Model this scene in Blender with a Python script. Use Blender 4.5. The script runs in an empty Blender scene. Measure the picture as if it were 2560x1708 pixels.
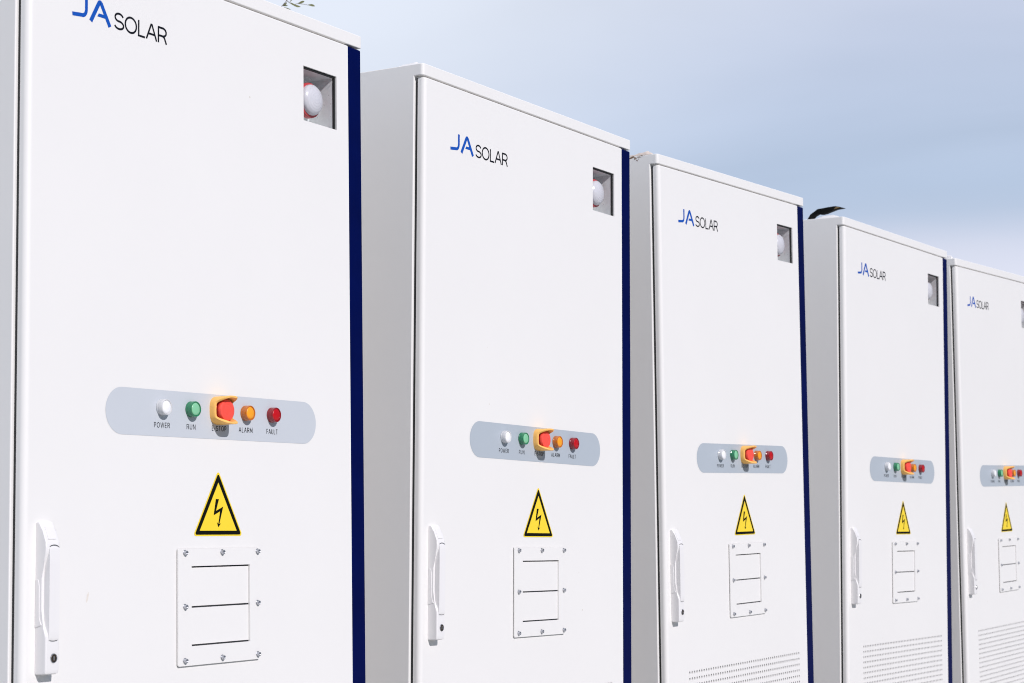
import bpy, bmesh, math, random
from mathutils import Matrix, Vector

S = 0.85            # metres per drawing unit
ZB = -1.04          # base of a cabinet in drawing units
GZ = 1.08 * S       # ground lies this far below the drawing origin
sc = bpy.context.scene
C = sc.collection

# ------------------------------------------------------------------ camera
cam_d = bpy.data.cameras.new('camera')
cam = bpy.data.objects.new('camera', cam_d)
C.objects.link(cam)
cp = Vector((-3.30608389, -2.74402916, -0.03772055)) * S + Vector((0, 0, GZ))
cr = Vector((0.51424722, -0.85747394, -0.01697762))
cu = Vector((-0.0836948, -0.06987528, 0.99403854))
cf = Vector((0.85354846, 0.50976062, 0.10769928))
cam.matrix_world = Matrix(((cr.x, cu.x, -cf.x, cp.x), (cr.y, cu.y, -cf.y, cp.y), (cr.z, cu.z, -cf.z, cp.z), (0, 0, 0, 1)))
cam_d.sensor_width = 36.0
cam_d.lens = 4750.84 / 2560 * 36
cam_d.clip_end = 3000
cam_d.clip_start = 0.05
cam_d.dof.use_dof = True
cam_d.dof.focus_distance = 4.1
cam_d.dof.aperture_fstop = 11.0
sc.camera = cam

# ------------------------------------------------------------------ sun, sky, exposure
LD = Vector((0.34, 1.0, -0.66)).normalized()       # direction the sunlight travels
sun_d = bpy.data.lights.new('sun', 'SUN')
sun_d.energy = 3.0
sun_d.angle = math.radians(0.5)
sun_d.color = (1.0, 0.955, 0.96)
sun = bpy.data.objects.new('sun', sun_d)
sun.rotation_euler = LD.to_track_quat('-Z', 'Y').to_euler()
sun.location = (0, -10, 20)
C.objects.link(sun)

world = bpy.data.worlds.new('World')
sc.world = world
world.use_nodes = True
wt = world.node_tree
wt.nodes.clear()
def wn(t, **k):
    n = wt.nodes.new(t)
    for a, b in k.items(): setattr(n, a, b)
    return n
wo = wn('ShaderNodeOutputWorld')
bg = wn('ShaderNodeBackground')
sky = wn('ShaderNodeTexSky', sky_type='NISHITA')
sky.sun_disc = False
sky.sun_elevation = math.asin(-LD.z)
sky.sun_rotation = math.atan2(-LD.x, -LD.y)
sky.altitude = 200; sky.air_density = 1.0; sky.dust_density = 1.0; sky.ozone_density = 1.5
tc = wn('ShaderNodeTexCoord')
sep = wn('ShaderNodeSeparateXYZ')
wt.links.new(tc.outputs['Generated'], sep.inputs[0])
# thin cloud veil: soft streaks, tilted a little
mp = wn('ShaderNodeMapping')
mp.inputs['Rotation'].default_value = (math.radians(8), math.radians(-10), 0)
mp.inputs['Scale'].default_value = (1.3, 1.3, 6.5)
wt.links.new(tc.outputs['Generated'], mp.inputs[0])
nz = wn('ShaderNodeTexNoise')
nz.inputs['Scale'].default_value = 2.2; nz.inputs['Detail'].default_value = 4; nz.inputs['Roughness'].default_value = 0.45
nz.inputs['Distortion'].default_value = 0.6
wt.links.new(mp.outputs[0], nz.inputs['Vector'])
# veil density by height above the horizon
ramp = wn('ShaderNodeValToRGB')
ramp.color_ramp.interpolation = 'B_SPLINE'
e = ramp.color_ramp.elements
SKYC = [(0.00, (.80, .82, .93)), (0.115, (.80, .80, .92)), (0.150, (.74, .75, .88)), (0.168, (.45, .55, .72)), (0.20, (.51, .60, .77)),
        (0.25, (.58, .645, .81)), (0.30, (.66, .70, .84)), (0.45, (.66, .71, .85)), (1.0, (.45, .55, .8))]
e[0].position, e[0].color = SKYC[0][0], (*SKYC[0][1], 1)
e[1].position, e[1].color = SKYC[-1][0], (*SKYC[-1][1], 1)
for pz, c in SKYC[1:-1]:
    q = e.new(pz); q.color = (*c, 1)
# wobble the height with the noise so the bands are cloud edges
ma = wn('ShaderNodeMath', operation='MULTIPLY_ADD')
ma.inputs[1].default_value = 0.05; ma.inputs[2].default_value = -0.025
wt.links.new(nz.outputs[0], ma.inputs[0])
ad = wn('ShaderNodeMath', operation='ADD')
wt.links.new(sep.outputs[2], ad.inputs[0]); wt.links.new(ma.outputs[0], ad.inputs[1])
wt.links.new(ad.outputs[0], ramp.inputs[0])
# brighter cloud towards the north (left of the view)
dt = wn('ShaderNodeVectorMath', operation='DOT_PRODUCT')
wt.links.new(tc.outputs['Generated'], dt.inputs[0]); dt.inputs[1].default_value = (0.05, 0.80, 0.95)
mr = wn('ShaderNodeMapRange', interpolation_type='SMOOTHERSTEP')
mr.inputs['From Min'].default_value = 0.50; mr.inputs['From Max'].default_value = 0.80
wt.links.new(dt.outputs['Value'], mr.inputs['Value'])
mx = wn('ShaderNodeMix', data_type='RGBA')
wt.links.new(mr.outputs[0], mx.inputs['Factor'])
wt.links.new(ramp.outputs[0], mx.inputs['A'])
mx.inputs['B'].default_value = (.845, .89, .985, 1)
mr2 = wn('ShaderNodeMapRange')
mr2.inputs['From Min'].default_value = 0.3; mr2.inputs['From Max'].default_value = 0.7
mr2.inputs['To Min'].default_value = 0.94; mr2.inputs['To Max'].default_value = 1.05
wt.links.new(nz.outputs[0], mr2.inputs['Value'])
vs = wn('ShaderNodeVectorMath', operation='SCALE')
wt.links.new(mx.outputs['Result'], vs.inputs[0]); wt.links.new(mr2.outputs[0], vs.inputs['Scale'])
# nishita share
ns = wn('ShaderNodeVectorMath', operation='SCALE'); ns.inputs['Scale'].default_value = 0.10
wt.links.new(sky.outputs[0], ns.inputs[0])
m2 = wn('ShaderNodeMix', data_type='RGBA')
m2.inputs['Factor'].default_value = 0.85
# the veil thins out to clear blue on the sunny side behind the camera
cl = wn('ShaderNodeMapRange', interpolation_type='SMOOTHSTEP')
cl.inputs['From Min'].default_value = -0.45; cl.inputs['From Max'].default_value = 0.15
wt.links.new(sep.outputs[1], cl.inputs['Value'])
# added gain on the unseen western sky to light the cabinet sides, left neutral
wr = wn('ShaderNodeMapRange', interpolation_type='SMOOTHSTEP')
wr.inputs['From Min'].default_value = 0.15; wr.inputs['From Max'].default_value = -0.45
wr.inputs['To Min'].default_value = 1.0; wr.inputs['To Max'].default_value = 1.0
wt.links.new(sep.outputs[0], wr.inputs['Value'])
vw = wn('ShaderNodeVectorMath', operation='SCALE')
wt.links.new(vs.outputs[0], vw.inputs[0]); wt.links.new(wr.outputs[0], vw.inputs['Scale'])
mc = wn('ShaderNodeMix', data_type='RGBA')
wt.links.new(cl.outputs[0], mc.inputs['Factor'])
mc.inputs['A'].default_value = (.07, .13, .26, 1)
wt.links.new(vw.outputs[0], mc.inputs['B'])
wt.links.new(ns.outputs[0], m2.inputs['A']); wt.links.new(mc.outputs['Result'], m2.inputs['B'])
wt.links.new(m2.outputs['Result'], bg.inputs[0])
bg.inputs[1].default_value = 0.90
wt.links.new(bg.outputs[0], wo.inputs[0])

sc.view_settings.view_transform = 'Standard'
sc.view_settings.look = 'None'
sc.view_settings.exposure = 0.23
sc.view_settings.gamma = 1.0

# ------------------------------------------------------------------ materials
def material(name, col, rough=0.5, metal=0.0, spec=0.5, bump=0.0, bscale=400, var=0.0, vscale=3.0, coat=0.0, trans=0.0, ior=1.5, sss=0.0):
    m = bpy.data.materials.new(name); m.use_nodes = True
    nt = m.node_tree; b = nt.nodes['Principled BSDF']
    b.inputs['Base Color'].default_value = (*col, 1)
    b.inputs['Roughness'].default_value = rough
    b.inputs['Metallic'].default_value = metal
    b.inputs['Specular IOR Level'].default_value = spec
    b.inputs['Coat Weight'].default_value = coat
    b.inputs['Coat Roughness'].default_value = 0.08
    b.inputs['Transmission Weight'].default_value = trans
    b.inputs['IOR'].default_value = ior
    if sss:
        b.inputs['Subsurface Weight'].default_value = sss
        b.inputs['Subsurface Radius'].default_value = (1, 1, 1)
        b.inputs['Subsurface Scale'].default_value = 0.004
    tco = nt.nodes.new('ShaderNodeTexCoord')
    if bump:
        n = nt.nodes.new('ShaderNodeTexNoise'); n.inputs['Scale'].default_value = bscale; n.inputs['Detail'].default_value = 2
        nt.links.new(tco.outputs['Object'], n.inputs['Vector'])
        bp = nt.nodes.new('ShaderNodeBump'); bp.inputs['Strength'].default_value = bump; bp.inputs['Distance'].default_value = 0.0004
        nt.links.new(n.outputs[0], bp.inputs['Height']); nt.links.new(bp.outputs[0], b.inputs['Normal'])
    if var:
        n = nt.nodes.new('ShaderNodeTexNoise'); n.inputs['Scale'].default_value = vscale; n.inputs['Detail'].default_value = 6; n.inputs['Roughness'].default_value = 0.6
        oi = nt.nodes.new('ShaderNodeObjectInfo')
        av = nt.nodes.new('ShaderNodeVectorMath'); av.operation = 'ADD'
        nt.links.new(tco.outputs['Object'], av.inputs[0]); nt.links.new(oi.outputs['Location'], av.inputs[1])
        nt.links.new(av.outputs[0], n.inputs['Vector'])
        r = nt.nodes.new('ShaderNodeMapRange'); r.inputs['From Min'].default_value = 0.25; r.inputs['From Max'].default_value = 0.75
        r.inputs['To Min'].default_value = 1 - var; r.inputs['To Max'].default_value = 1 + var
        nt.links.new(n.outputs[0], r.inputs['Value'])
        v = nt.nodes.new('ShaderNodeVectorMath'); v.operation = 'SCALE'; v.inputs[0].default_value = col
        nt.links.new(r.outputs[0], v.inputs['Scale']); nt.links.new(v.outputs[0], b.inputs['Base Color'])
    return m

def paint_material():
    """white powder coat: slight mottling, orange peel, sparse grime specks and faint run marks"""
    m = material('white_powder_coat', (.80, .785, .765), rough=0.42, spec=0.45, bump=0.12, bscale=260, var=0.012, vscale=2.2)
    nt = m.node_tree; b = nt.nodes['Principled BSDF']
    src = b.inputs['Base Color'].links[0].from_socket
    tco = nt.nodes.new('ShaderNodeTexCoord'); oi = nt.nodes.new('ShaderNodeObjectInfo')
    av = nt.nodes.new('ShaderNodeVectorMath'); av.operation = 'ADD'
    nt.links.new(tco.outputs['Object'], av.inputs[0]); nt.links.new(oi.outputs['Location'], av.inputs[1])
    vo = nt.nodes.new('ShaderNodeTexVoronoi'); vo.inputs['Scale'].default_value = 9
    nt.links.new(av.outputs[0], vo.inputs['Vector'])
    lt = nt.nodes.new('ShaderNodeMath'); lt.operation = 'LESS_THAN'; lt.inputs[1].default_value = 0.021
    nt.links.new(vo.outputs['Distance'], lt.inputs[0])
    sp = nt.nodes.new('ShaderNodeSeparateColor'); nt.links.new(vo.outputs['Color'], sp.inputs[0])
    gt = nt.nodes.new('ShaderNodeMath'); gt.operation = 'GREATER_THAN'; gt.inputs[1].default_value = 0.72
    nt.links.new(sp.outputs[0], gt.inputs[0])
    mu = nt.nodes.new('ShaderNodeMath'); mu.operation = 'MULTIPLY'
    nt.links.new(lt.outputs[0], mu.inputs[0]); nt.links.new(gt.outputs[0], mu.inputs[1])
    mu2 = nt.nodes.new('ShaderNodeMath'); mu2.operation = 'MULTIPLY'; mu2.inputs[1].default_value = 0.35
    nt.links.new(mu.outputs[0], mu2.inputs[0])
    mix = nt.nodes.new('ShaderNodeMix'); mix.data_type = 'RGBA'
    nt.links.new(mu2.outputs[0], mix.inputs['Factor']); nt.links.new(src, mix.inputs['A'])
    mix.inputs['B'].default_value = (.45, .36, .26, 1)
    nt.links.new(mix.outputs['Result'], b.inputs['Base Color'])
    return m

M = dict(
    white=paint_material(),
    blue=material('dark_blue_paint', (.0002, .0030, .054), rough=0.4, spec=0.04, bump=0.1, bscale=90, var=0.25, vscale=6),
    rubber=material('black_rubber', (.012, .014, .015), rough=0.6),
    panel=material('grey_blue_film', (.43, .478, .53), rough=0.38, spec=0.45, bump=0.05, bscale=300, var=0.02),
    ink=material('dark_print', (.006, .007, .012), rough=0.6, spec=0.15),
    logoblue=material('blue_print', (.0, .075, .42), rough=0.45),
    yellow=material('yellow_film', (.90, .66, .035), rough=0.42, spec=0.4, var=0.02, vscale=20),
    black=material('black_print', (.003, .004, .002), rough=0.6, spec=0.12),
    plastic=material('white_plastic', (.79, .775, .77), rough=0.33, spec=0.5, var=0.01),
    chrome=material('polished_steel', (.62, .62, .64), rough=0.18, metal=1.0, var=0.15, vscale=120),
    zinc=material('zinc_steel', (.56, .57, .60), rough=0.32, metal=0.9, var=0.15, vscale=150),
    brass=material('worn_key_plug', (.10, .075, .055), rough=0.35, metal=0.8, var=0.5, vscale=300),
    filt=material('dark_filter_mesh', (.025, .025, .028), rough=0.85, var=0.2, vscale=60),
    dark=material('dark_interior', (.02, .02, .022), rough=0.8),
    galv=material('galvanised_sheet', (.80, .83, .83), rough=0.45, metal=0.0, bump=0.3, bscale=500, var=0.06, vscale=90),
    redring=material('red_beacon_base', (.55, .05, .055), rough=0.35),
    guard=material('orange_yellow_plastic', (.93, .52, .15), rough=0.5, spec=0.12),
    redhead=material('red_plastic', (.92, .085, .06), rough=0.36, spec=0.45),
    plinth=material('grey_steel_base', (.12, .125, .13), rough=0.6, bump=0.2, var=0.1),
    tan=material('tan_leather', (.25, .16, .06), rough=0.7, var=0.3, vscale=80),
    web=material('black_webbing', (.004, .0045, .004), rough=0.75, spec=0.15, bump=0.5, bscale=700, var=0.3, vscale=90),
    film=material('thin_white_film', (.80, .78, .78), rough=0.3, var=0.05, vscale=60),
    filmtan=material('dirty_film', (.62, .53, .47), rough=0.6, var=0.35, vscale=40),
    brown=material('brown_dirt', (.22, .13, .08), rough=0.9, var=0.4, vscale=150),
    bark=material('olive_bark', (.16, .13, .12), rough=0.9, bump=0.6, bscale=120, var=0.25, vscale=30),
    leaf=material('olive_leaf', (.13, .135, .045), rough=0.55, var=0.35, vscale=14),
)
# pilot lens colours: (outer lens, inner lit disc)
def lens(name, c, trans=0.35, rough=0.12):
    return material(name, c, rough=rough, spec=0.6, trans=trans, ior=1.49, coat=0.6)
LENS = {
    'white': (lens('clear_white_lens', (.80, .80, .81), .25), material('white_diffuser', (.88, .88, .9), rough=.35, spec=.4)),
    'green': (lens('green_lens', (.02, .26, .11), .25), material('green_diffuser', (.23, .56, .33), rough=.3, spec=.4)),
    'orange': (lens('orange_lens', (.66, .18, .01), .25), material('orange_diffuser', (.90, .36, .02), rough=.3, spec=.4)),
    'red': (lens('dark_red_lens', (.33, .002, .008), .25), material('red_diffuser', (.50, .003, .008), rough=.3, spec=.4)),
}
def pane_material():
    m = bpy.data.materials.new('window_pane'); m.use_nodes = True
    nt = m.node_tree; nt.nodes.clear()
    o = nt.nodes.new('ShaderNodeOutputMaterial'); a = nt.nodes.new('ShaderNodeBsdfTransparent'); g = nt.nodes.new('ShaderNodeBsdfGlossy')
    a.inputs[0].default_value = (.99, .99, 1.0, 1)
    g.inputs['Roughness'].default_value = 0.03
    fr = nt.nodes.new('ShaderNodeFresnel'); fr.inputs[0].default_value = 1.49
    d = nt.nodes.new('ShaderNodeBsdfDiffuse'); d.inputs[0].default_value = (.30, .28, .27, 1)
    x = nt.nodes.new('ShaderNodeMixShader'); y = nt.nodes.new('ShaderNodeMixShader')
    fh = nt.nodes.new('ShaderNodeMath'); fh.operation = 'MULTIPLY'; fh.inputs[1].default_value = 0.5
    nt.links.new(fr.outputs[0], fh.inputs[0]); nt.links.new(fh.outputs[0], x.inputs[0]); nt.links.new(a.outputs[0], x.inputs[1]); nt.links.new(g.outputs[0], x.inputs[2])
    # water spots and dust on the pane
    tco = nt.nodes.new('ShaderNodeTexCoord'); vo = nt.nodes.new('ShaderNodeTexVoronoi'); vo.inputs['Scale'].default_value = 70
    oi = nt.nodes.new('ShaderNodeObjectInfo'); av = nt.nodes.new('ShaderNodeVectorMath'); av.operation = 'ADD'
    nt.links.new(tco.outputs['Object'], av.inputs[0]); nt.links.new(oi.outputs['Location'], av.inputs[1])
    nt.links.new(av.outputs[0], vo.inputs['Vector'])
    lt = nt.nodes.new('ShaderNodeMapRange'); lt.inputs['From Min'].default_value = 0.10; lt.inputs['From Max'].default_value = 0.16
    lt.inputs['To Min'].default_value = 0.35; lt.inputs['To Max'].default_value = 0.02
    nt.links.new(vo.outputs['Distance'], lt.inputs['Value'])
    nt.links.new(lt.outputs[0], y.inputs[0]); nt.links.new(x.outputs[0], y.inputs[1]); nt.links.new(d.outputs[0], y.inputs[2])
    nt.links.new(y.outputs[0], o.inputs[0])
    return m
M['pane'] = pane_material()
M['dome'] = material('clear_ribbed_dome', (.86, .87, .92), rough=0.22, spec=0.6, bump=0.0, trans=0.15, coat=0.4, var=0.05, vscale=60)
def ribbed(m):
    nt = m.node_tree; b = nt.nodes['Principled BSDF']
    w = nt.nodes.new('ShaderNodeTexWave'); w.wave_type = 'RINGS'; w.rings_direction = 'Y'; w.inputs['Scale'].default_value = 55
    t = nt.nodes.new('ShaderNodeTexCoord'); mpn = nt.nodes.new('ShaderNodeMapping')
    mpn.inputs['Location'].default_value = (-.389 * S, 0, -(1.067 - ZB) * S)
    nt.links.new(t.outputs['Object'], mpn.inputs[0]); nt.links.new(mpn.outputs[0], w.inputs['Vector'])
    bp = nt.nodes.new('ShaderNodeBump'); bp.inputs['Strength'].default_value = 0.22; bp.inputs['Distance'].default_value = 0.0010
    nt.links.new(w.outputs[0], bp.inputs['Height']); nt.links.new(bp.outputs[0], b.inputs['Normal'])
ribbed(M['dome'])

# ------------------------------------------------------------------ mesh helpers
# drawing units: x to the right along the door, y into the cabinet, z up from the foot of the warning sign
class MB:
    def __init__(s): s.bm = bmesh.new()
    def v(s, p): return s.bm.verts.new(p)
    def face(s, ps, smooth=False):
        f = s.bm.faces.new([s.v(p) for p in ps]); f.smooth = smooth; return f
    def box(s, x0, x1, y0, y1, z0, z1, bev=0, seg=3):
        b = bmesh.new()
        bmesh.ops.create_cube(b, size=1)
        for v in b.verts:
            v.co = ((x0 + x1) / 2 + v.co.x * (x1 - x0), (y0 + y1) / 2 + v.co.y * (y1 - y0), (z0 + z1) / 2 + v.co.z * (z1 - z0))
        if bev: bmesh.ops.bevel(b, geom=b.edges[:], offset=bev, segments=seg, profile=0.5, affect='EDGES')
        s.add(b, smooth=bool(bev)); return s
    def add(s, b, smooth=False):
        me = bpy.data.meshes.new('t'); b.to_mesh(me); b.free()
        n0 = len(s.bm.faces)
        s.bm.from_mesh(me); bpy.data.meshes.remove(me)
        s.bm.faces.ensure_lookup_table()
        if smooth:
            for f in s.bm.faces[n0:]: f.smooth = True
    def lathe(s, cx, cz, prof, seg=40, y0=0, shape=None):
        """prof: list of (radius, d) with d the distance out of the door; revolve about the door normal"""
        rings = []
        for r, d in prof:
            if r < 1e-6: rings.append([s.v((cx, y0 - d, cz))]); continue
            ring = []
            for k in range(seg):
                a = 2 * math.pi * k / seg
                ring.append(s.v((cx + r * math.cos(a), y0 - d, cz + r * math.sin(a))))
            rings.append(ring)
        for A, B in zip(rings, rings[1:]):
            for k in range(seg):
                k2 = (k + 1) % seg
                if len(B) == 1 and len(A) == 1: continue
                if len(B) == 1: f = s.bm.faces.new((A[k], A[k2], B[0]))
                elif len(A) == 1: f = s.bm.faces.new((A[0], B[k2], B[k]))
                else: f = s.bm.faces.new((A[k], A[k2], B[k2], B[k]))
                f.smooth = True
        return s
    def poly(s, pts, y):        # flat printed shape, pts are (x, z)
        b = bmesh.new()
        vs = [b.verts.new((x, y, z)) for x, z in pts]
        from mathutils.geometry import tessellate_polygon
        for t in tessellate_polygon([[Vector((x, z, 0)) for x, z in pts]]): b.faces.new([vs[k] for k in t])
        for f in b.faces:
            f.normal_update()
        s.add(b); return s
    def ribbon(s, pts, w, y, closed=False, wh=None):
        """stroke of width w (wh for the width of level strokes)"""
        n = len(pts); L = []; R = []
        for i in range(n):
            if closed: a = pts[(i - 1) % n]; b = pts[(i + 1) % n]
            else: a = pts[max(i - 1, 0)]; b = pts[min(i + 1, n - 1)]
            p = pts[i]
            def nrm(u, v):
                d = math.hypot(v[0] - u[0], v[1] - u[1]) or 1
                return (-(v[1] - u[1]) / d, (v[0] - u[0]) / d)
            if closed or 0 < i < n - 1:
                n1 = nrm(a, p); n2 = nrm(p, b)
                mx_, mz_ = n1[0] + n2[0], n1[1] + n2[1]
                l = math.hypot(mx_, mz_) or 1; mx_ /= l; mz_ /= l
                k = 1 / max(.35, mx_ * n1[0] + mz_ * n1[1])
            else:
                mx_, mz_ = nrm(a, b); k = 1
            ww = w
            L.append((p[0] + mx_ * k * ww / 2, p[1] + mz_ * k * ww / 2)); R.append((p[0] - mx_ * k * ww / 2, p[1] - mz_ * k * ww / 2))
        rng = range(n) if closed else range(n - 1)
        for i in rng:
            j = (i + 1) % n
            s.face([(L[i][0], y, L[i][1]), (L[j][0], y, L[j][1]), (R[j][0], y, R[j][1]), (R[i][0], y, R[i][1])])
        return s
    def build(s, name, mat, parent=None, flipfix=True, wn=False):
        for v in s.bm.verts:
            v.co = Vector((v.co.x * S, v.co.y * S, (v.co.z - ZB) * S))
        bmesh.ops.remove_doubles(s.bm, verts=s.bm.verts[:], dist=1e-7)
        if flipfix: bmesh.ops.recalc_face_normals(s.bm, faces=s.bm.faces[:])
        me = bpy.data.meshes.new(name); s.bm.to_mesh(me); s.bm.free()
        for mm in (mat if isinstance(mat, (list, tuple)) else [mat]): me.materials.append(mm)
        try: me.set_sharp_from_angle(angle=math.radians(40))
        except Exception: pass
        o = bpy.data.objects.new(name, me); C.objects.link(o)
        if parent: o.parent = parent
        if wn:
            md = o.modifiers.new('weighted', 'WEIGHTED_NORMAL'); md.keep_sharp = True; md.weight = 100
        return o

def arc(cx, cz, rx, rz, a0, a1, n=14):
    return [(cx + rx * math.cos(math.radians(a0 + (a1 - a0) * i / n)), cz + rz * math.sin(math.radians(a0 + (a1 - a0) * i / n))) for i in range(n + 1)]

# stroke alphabet on a cell of width 1 and height 1 (centre lines), each glyph with its advance width
def glyph(ch):
    if ch == 'S': return .60, [arc(.30, .745, .27, .255, 15, 270, 18)[:-1] + arc(.30, .25, .30, .25, 90, -165, 18)], []
    if ch == 'O': return .80, [], [arc(.40, .5, .38, .5, 0, 348.75, 31)]
    if ch == 'L': return .48, [[(.04, 1.03), (.04, 0), (.48, 0)]], []
    if ch == 'A': return .72, [[(0, -.03), (.33, 1.0), (.39, 1.0), (.72, -.03)], [(.12, .36), (.60, .36)]], []
    if ch == 'R': return .60, [[(.03, -.03), (.03, 1), (.34, 1)] + arc(.34, .73, .24, .27, 80, -90, 10) + [(.03, .46)], [(.33, .46), (.45, .38), (.60, -.03)]], []
    if ch == 'P': return .56, [[(.03, -.03), (.03, 1), (.30, 1)] + arc(.30, .72, .24, .28, 80, -90, 10) + [(.03, .44)]], []
    if ch == 'W': return 1.0, [[(0, 1.03), (.25, 0), (.50, 1.0), (.75, 0), (1.0, 1.03)]], []
    if ch == 'E': return .50, [[(.50, 1), (.03, 1), (.03, 0), (.50, 0)], [(.03, .52), (.46, .52)]], []
    if ch == 'U': return .62, [[(.03, 1.03), (.03, .28)] + arc(.31, .28, .28, .28, 180, 360, 10) + [(.59, 1.03)]], []
    if ch == 'N': return .64, [[(.03, -.03), (.03, 1), (.61, 0), (.61, 1.03)]], []
    if ch == 'T': return .58, [[(0, 1), (.58, 1)], [(.29, 1), (.29, -.03)]], []
    if ch == 'M': return .80, [[(.03, -.03), (.03, 1), (.40, .2), (.77, 1), (.77, -.03)]], []
    if ch == 'F': return .48, [[(.48, 1), (.03, 1), (.03, -.03)], [(.03, .52), (.44, .52)]], []
    if ch == '-': return .30, [[(.0, .40), (.30, .40)]], []
def text(mb, s, x0, x1, z0, h, w, y, gap=.18):
    tot = sum(glyph(c)[0] for c in s) + gap * (len(s) - 1)
    k = (x1 - x0 - w) / tot; x = x0 + w / 2; hh = h - w
    lay = 0
    for c in s:
        adv, op, cl = glyph(c)
        for st in op:
            mb.ribbon([(x + a * k, z0 + w / 2 + b * hh) for a, b in st], w, y - lay * 4e-5); lay += 1
        for st in cl:
            mb.ribbon([(x + a * k, z0 + w / 2 + b * hh) for a, b in st], w, y - lay * 4e-5, closed=True); lay += 1
        x += (adv + gap) * k

# ------------------------------------------------------------------ one cabinet
XL, XR = -.597, .5655
DL, DR = -.5902, .506            # door
LB, LT, DT = 1.2305, 1.2635, 1.2267
root = bpy.data.objects.new('battery_cabinet', None); C.objects.link(root)
root.empty_display_size = 0.2

def make_cabinet(root):
    groups = {}
    # body: one bent shell whose fascia stands forward over the door
    b = bmesh.new()
    prof = [(.95, ZB), (.03, ZB), (.03, LB), (0.0005, LB), (0.0005, LT), (.95, LT)]
    A = [b.verts.new((XL, y, z)) for y, z in prof]; B = [b.verts.new((XR, y, z)) for y, z in prof]
    b.faces.new(A); b.faces.new(B[::-1])
    for i in range(6):
        j = (i + 1) % 6
        b.faces.new((A[j], A[i], B[i], B[j]))
    b.edges.ensure_lookup_table()
    def near(e, f): return all(f(v.co) for v in e.verts)
    big = [e for e in b.edges if near(e, lambda c: abs(c.x - XL) < 1e-5 and c.y < .01 and c.z > LB - 1e-4)]
    bmesh.ops.bevel(b, geom=big, offset=.010, segments=6, profile=.5, affect='EDGES')
    sm = [e for e in b.edges if len(e.link_faces) == 2 and e.calc_face_angle(0) > math.radians(50) and not near(e, lambda c: c.y > .9)]
    bmesh.ops.bevel(b, geom=sm, offset=.0028, segments=3, profile=.5, affect='EDGES')
    # the shell is open behind the beacon window
    ff = max((f for f in b.faces if abs(f.calc_center_median().y - .03) < 1e-4), key=lambda f: f.calc_area())
    ax0 = min(v.co.x for v in ff.verts); ax1 = max(v.co.x for v in ff.verts); az0 = min(v.co.z for v in ff.verts); az1 = max(v.co.z for v in ff.verts)
    bmesh.ops.delete(b, geom=[ff], context='FACES_ONLY')
    mb = MB(); mb.add(b, smooth=True)
    bx0, bx1, bz0, bz1 = .300, .475, .985, 1.150
    for x0, x1, z0, z1 in ((ax0, ax1, az0, bz0), (ax0, ax1, bz1, az1), (ax0, bx0, bz0, bz1), (bx1, ax1, bz0, bz1)):
        mb.face([(x0, .03, z0), (x1, .03, z0), (x1, .03, z1), (x0, .03, z1)])
    # drip lip and step at the head of the door opening
    mb.box(XL + .012, DR, .0105, .0301, DT + .0005, LB - .0002)
    body = mb.build('body', M['white'], root, wn=True)
    # black door seal in the gap
    mb = MB(); mb.box(-.5888, -.570, .0228, .0305, ZB + .03, DT - .012)
    mb.build('door_seal', M['rubber'], root)
    # plinth
    mb = MB(); mb.box(XL + .02, XR - .02, .05, .93, ZB - .07, ZB - .0005)
    mb.build('plinth', M['plinth'], root)
    # door: rounded hinge-side edge, window opening and perforated field
    VX0, VX1, VZ = -.435, .4298, -.4431
    NC, NR = 51, 22
    px = (VX1 - VX0) / (NC - 1); pz = .0208
    vx0, vx1 = VX0 - px / 2, VX1 + px / 2
    vz1 = VZ + pz / 2; vz0 = vz1 - NR * pz
    W0, W2, W1, W3 = .3216, .4572, 1.1361, 1.0006
    DB = ZB + .03
    b = bmesh.new(); bmesh.ops.create_cube(b, size=1)
    for v in b.verts:
        v.co = (DL if v.co.x < 0 else DR, 0 if v.co.y < 0 else .0222, DB if v.co.z < 0 else DT)
    le = [e for e in b.edges if near(e, lambda c: c.x < DL + 1e-5 and c.y < 1e-5)]
    bmesh.ops.bevel(b, geom=le, offset=.0135, segments=10, profile=.5, affect='EDGES')
    te = [e for e in b.edges if near(e, lambda c: c.z > DT - 1e-5) and len(e.link_faces) == 2 and not near(e, lambda c: c.y > .02) and e.calc_face_angle(0) > 1.2]
    te = [e for e in te if not near(e, lambda c: c.x > DR - 1e-5)]
    bmesh.ops.bevel(b, geom=te, offset=.004, segments=4, profile=.5, affect='EDGES')
    ff = max((f for f in b.faces if abs(f.calc_center_median().y) < 1e-5), key=lambda f: f.calc_area())
    fx0 = min(v.co.x for v in ff.verts); fx1 = max(v.co.x for v in ff.verts)
    fz0 = min(v.co.z for v in ff.verts); fz1 = max(v.co.z for v in ff.verts)
    bmesh.ops.delete(b, geom=[ff] + [f for f in b.faces if f.calc_center_median().y > .0221], context='FACES_ONLY')
    mb = MB(); mb.add(b, smooth=True)
    def R(x0, x1, z0, z1, y=0): mb.face([(x0, y, z0), (x1, y, z0), (x1, y, z1), (x0, y, z1)])
    R(fx0, fx1, W1, fz1); R(fx0, W0, W3, W1); R(W2, fx1, W3, W1); R(fx0, fx1, vz1, W3)
    R(fx0, vx0, vz0, vz1); R(vx1, fx1, vz0, vz1); R(fx0, fx1, fz0, vz0)
    # jambs of the window opening
    dj = .0045
    for a, c in (((W0, W3), (W0, W1)), ((W0, W1), (W2, W1)), ((W2, W1), (W2, W3)), ((W2, W3), (W0, W3))):
        mb.face([(a[0], 0, a[1]), (c[0], 0, c[1]), (c[0], dj, c[1]), (a[0], dj, a[1])])
    # perforations with the sheet thickness showing
    K = 12; r = .0049; dh = .0054
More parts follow.
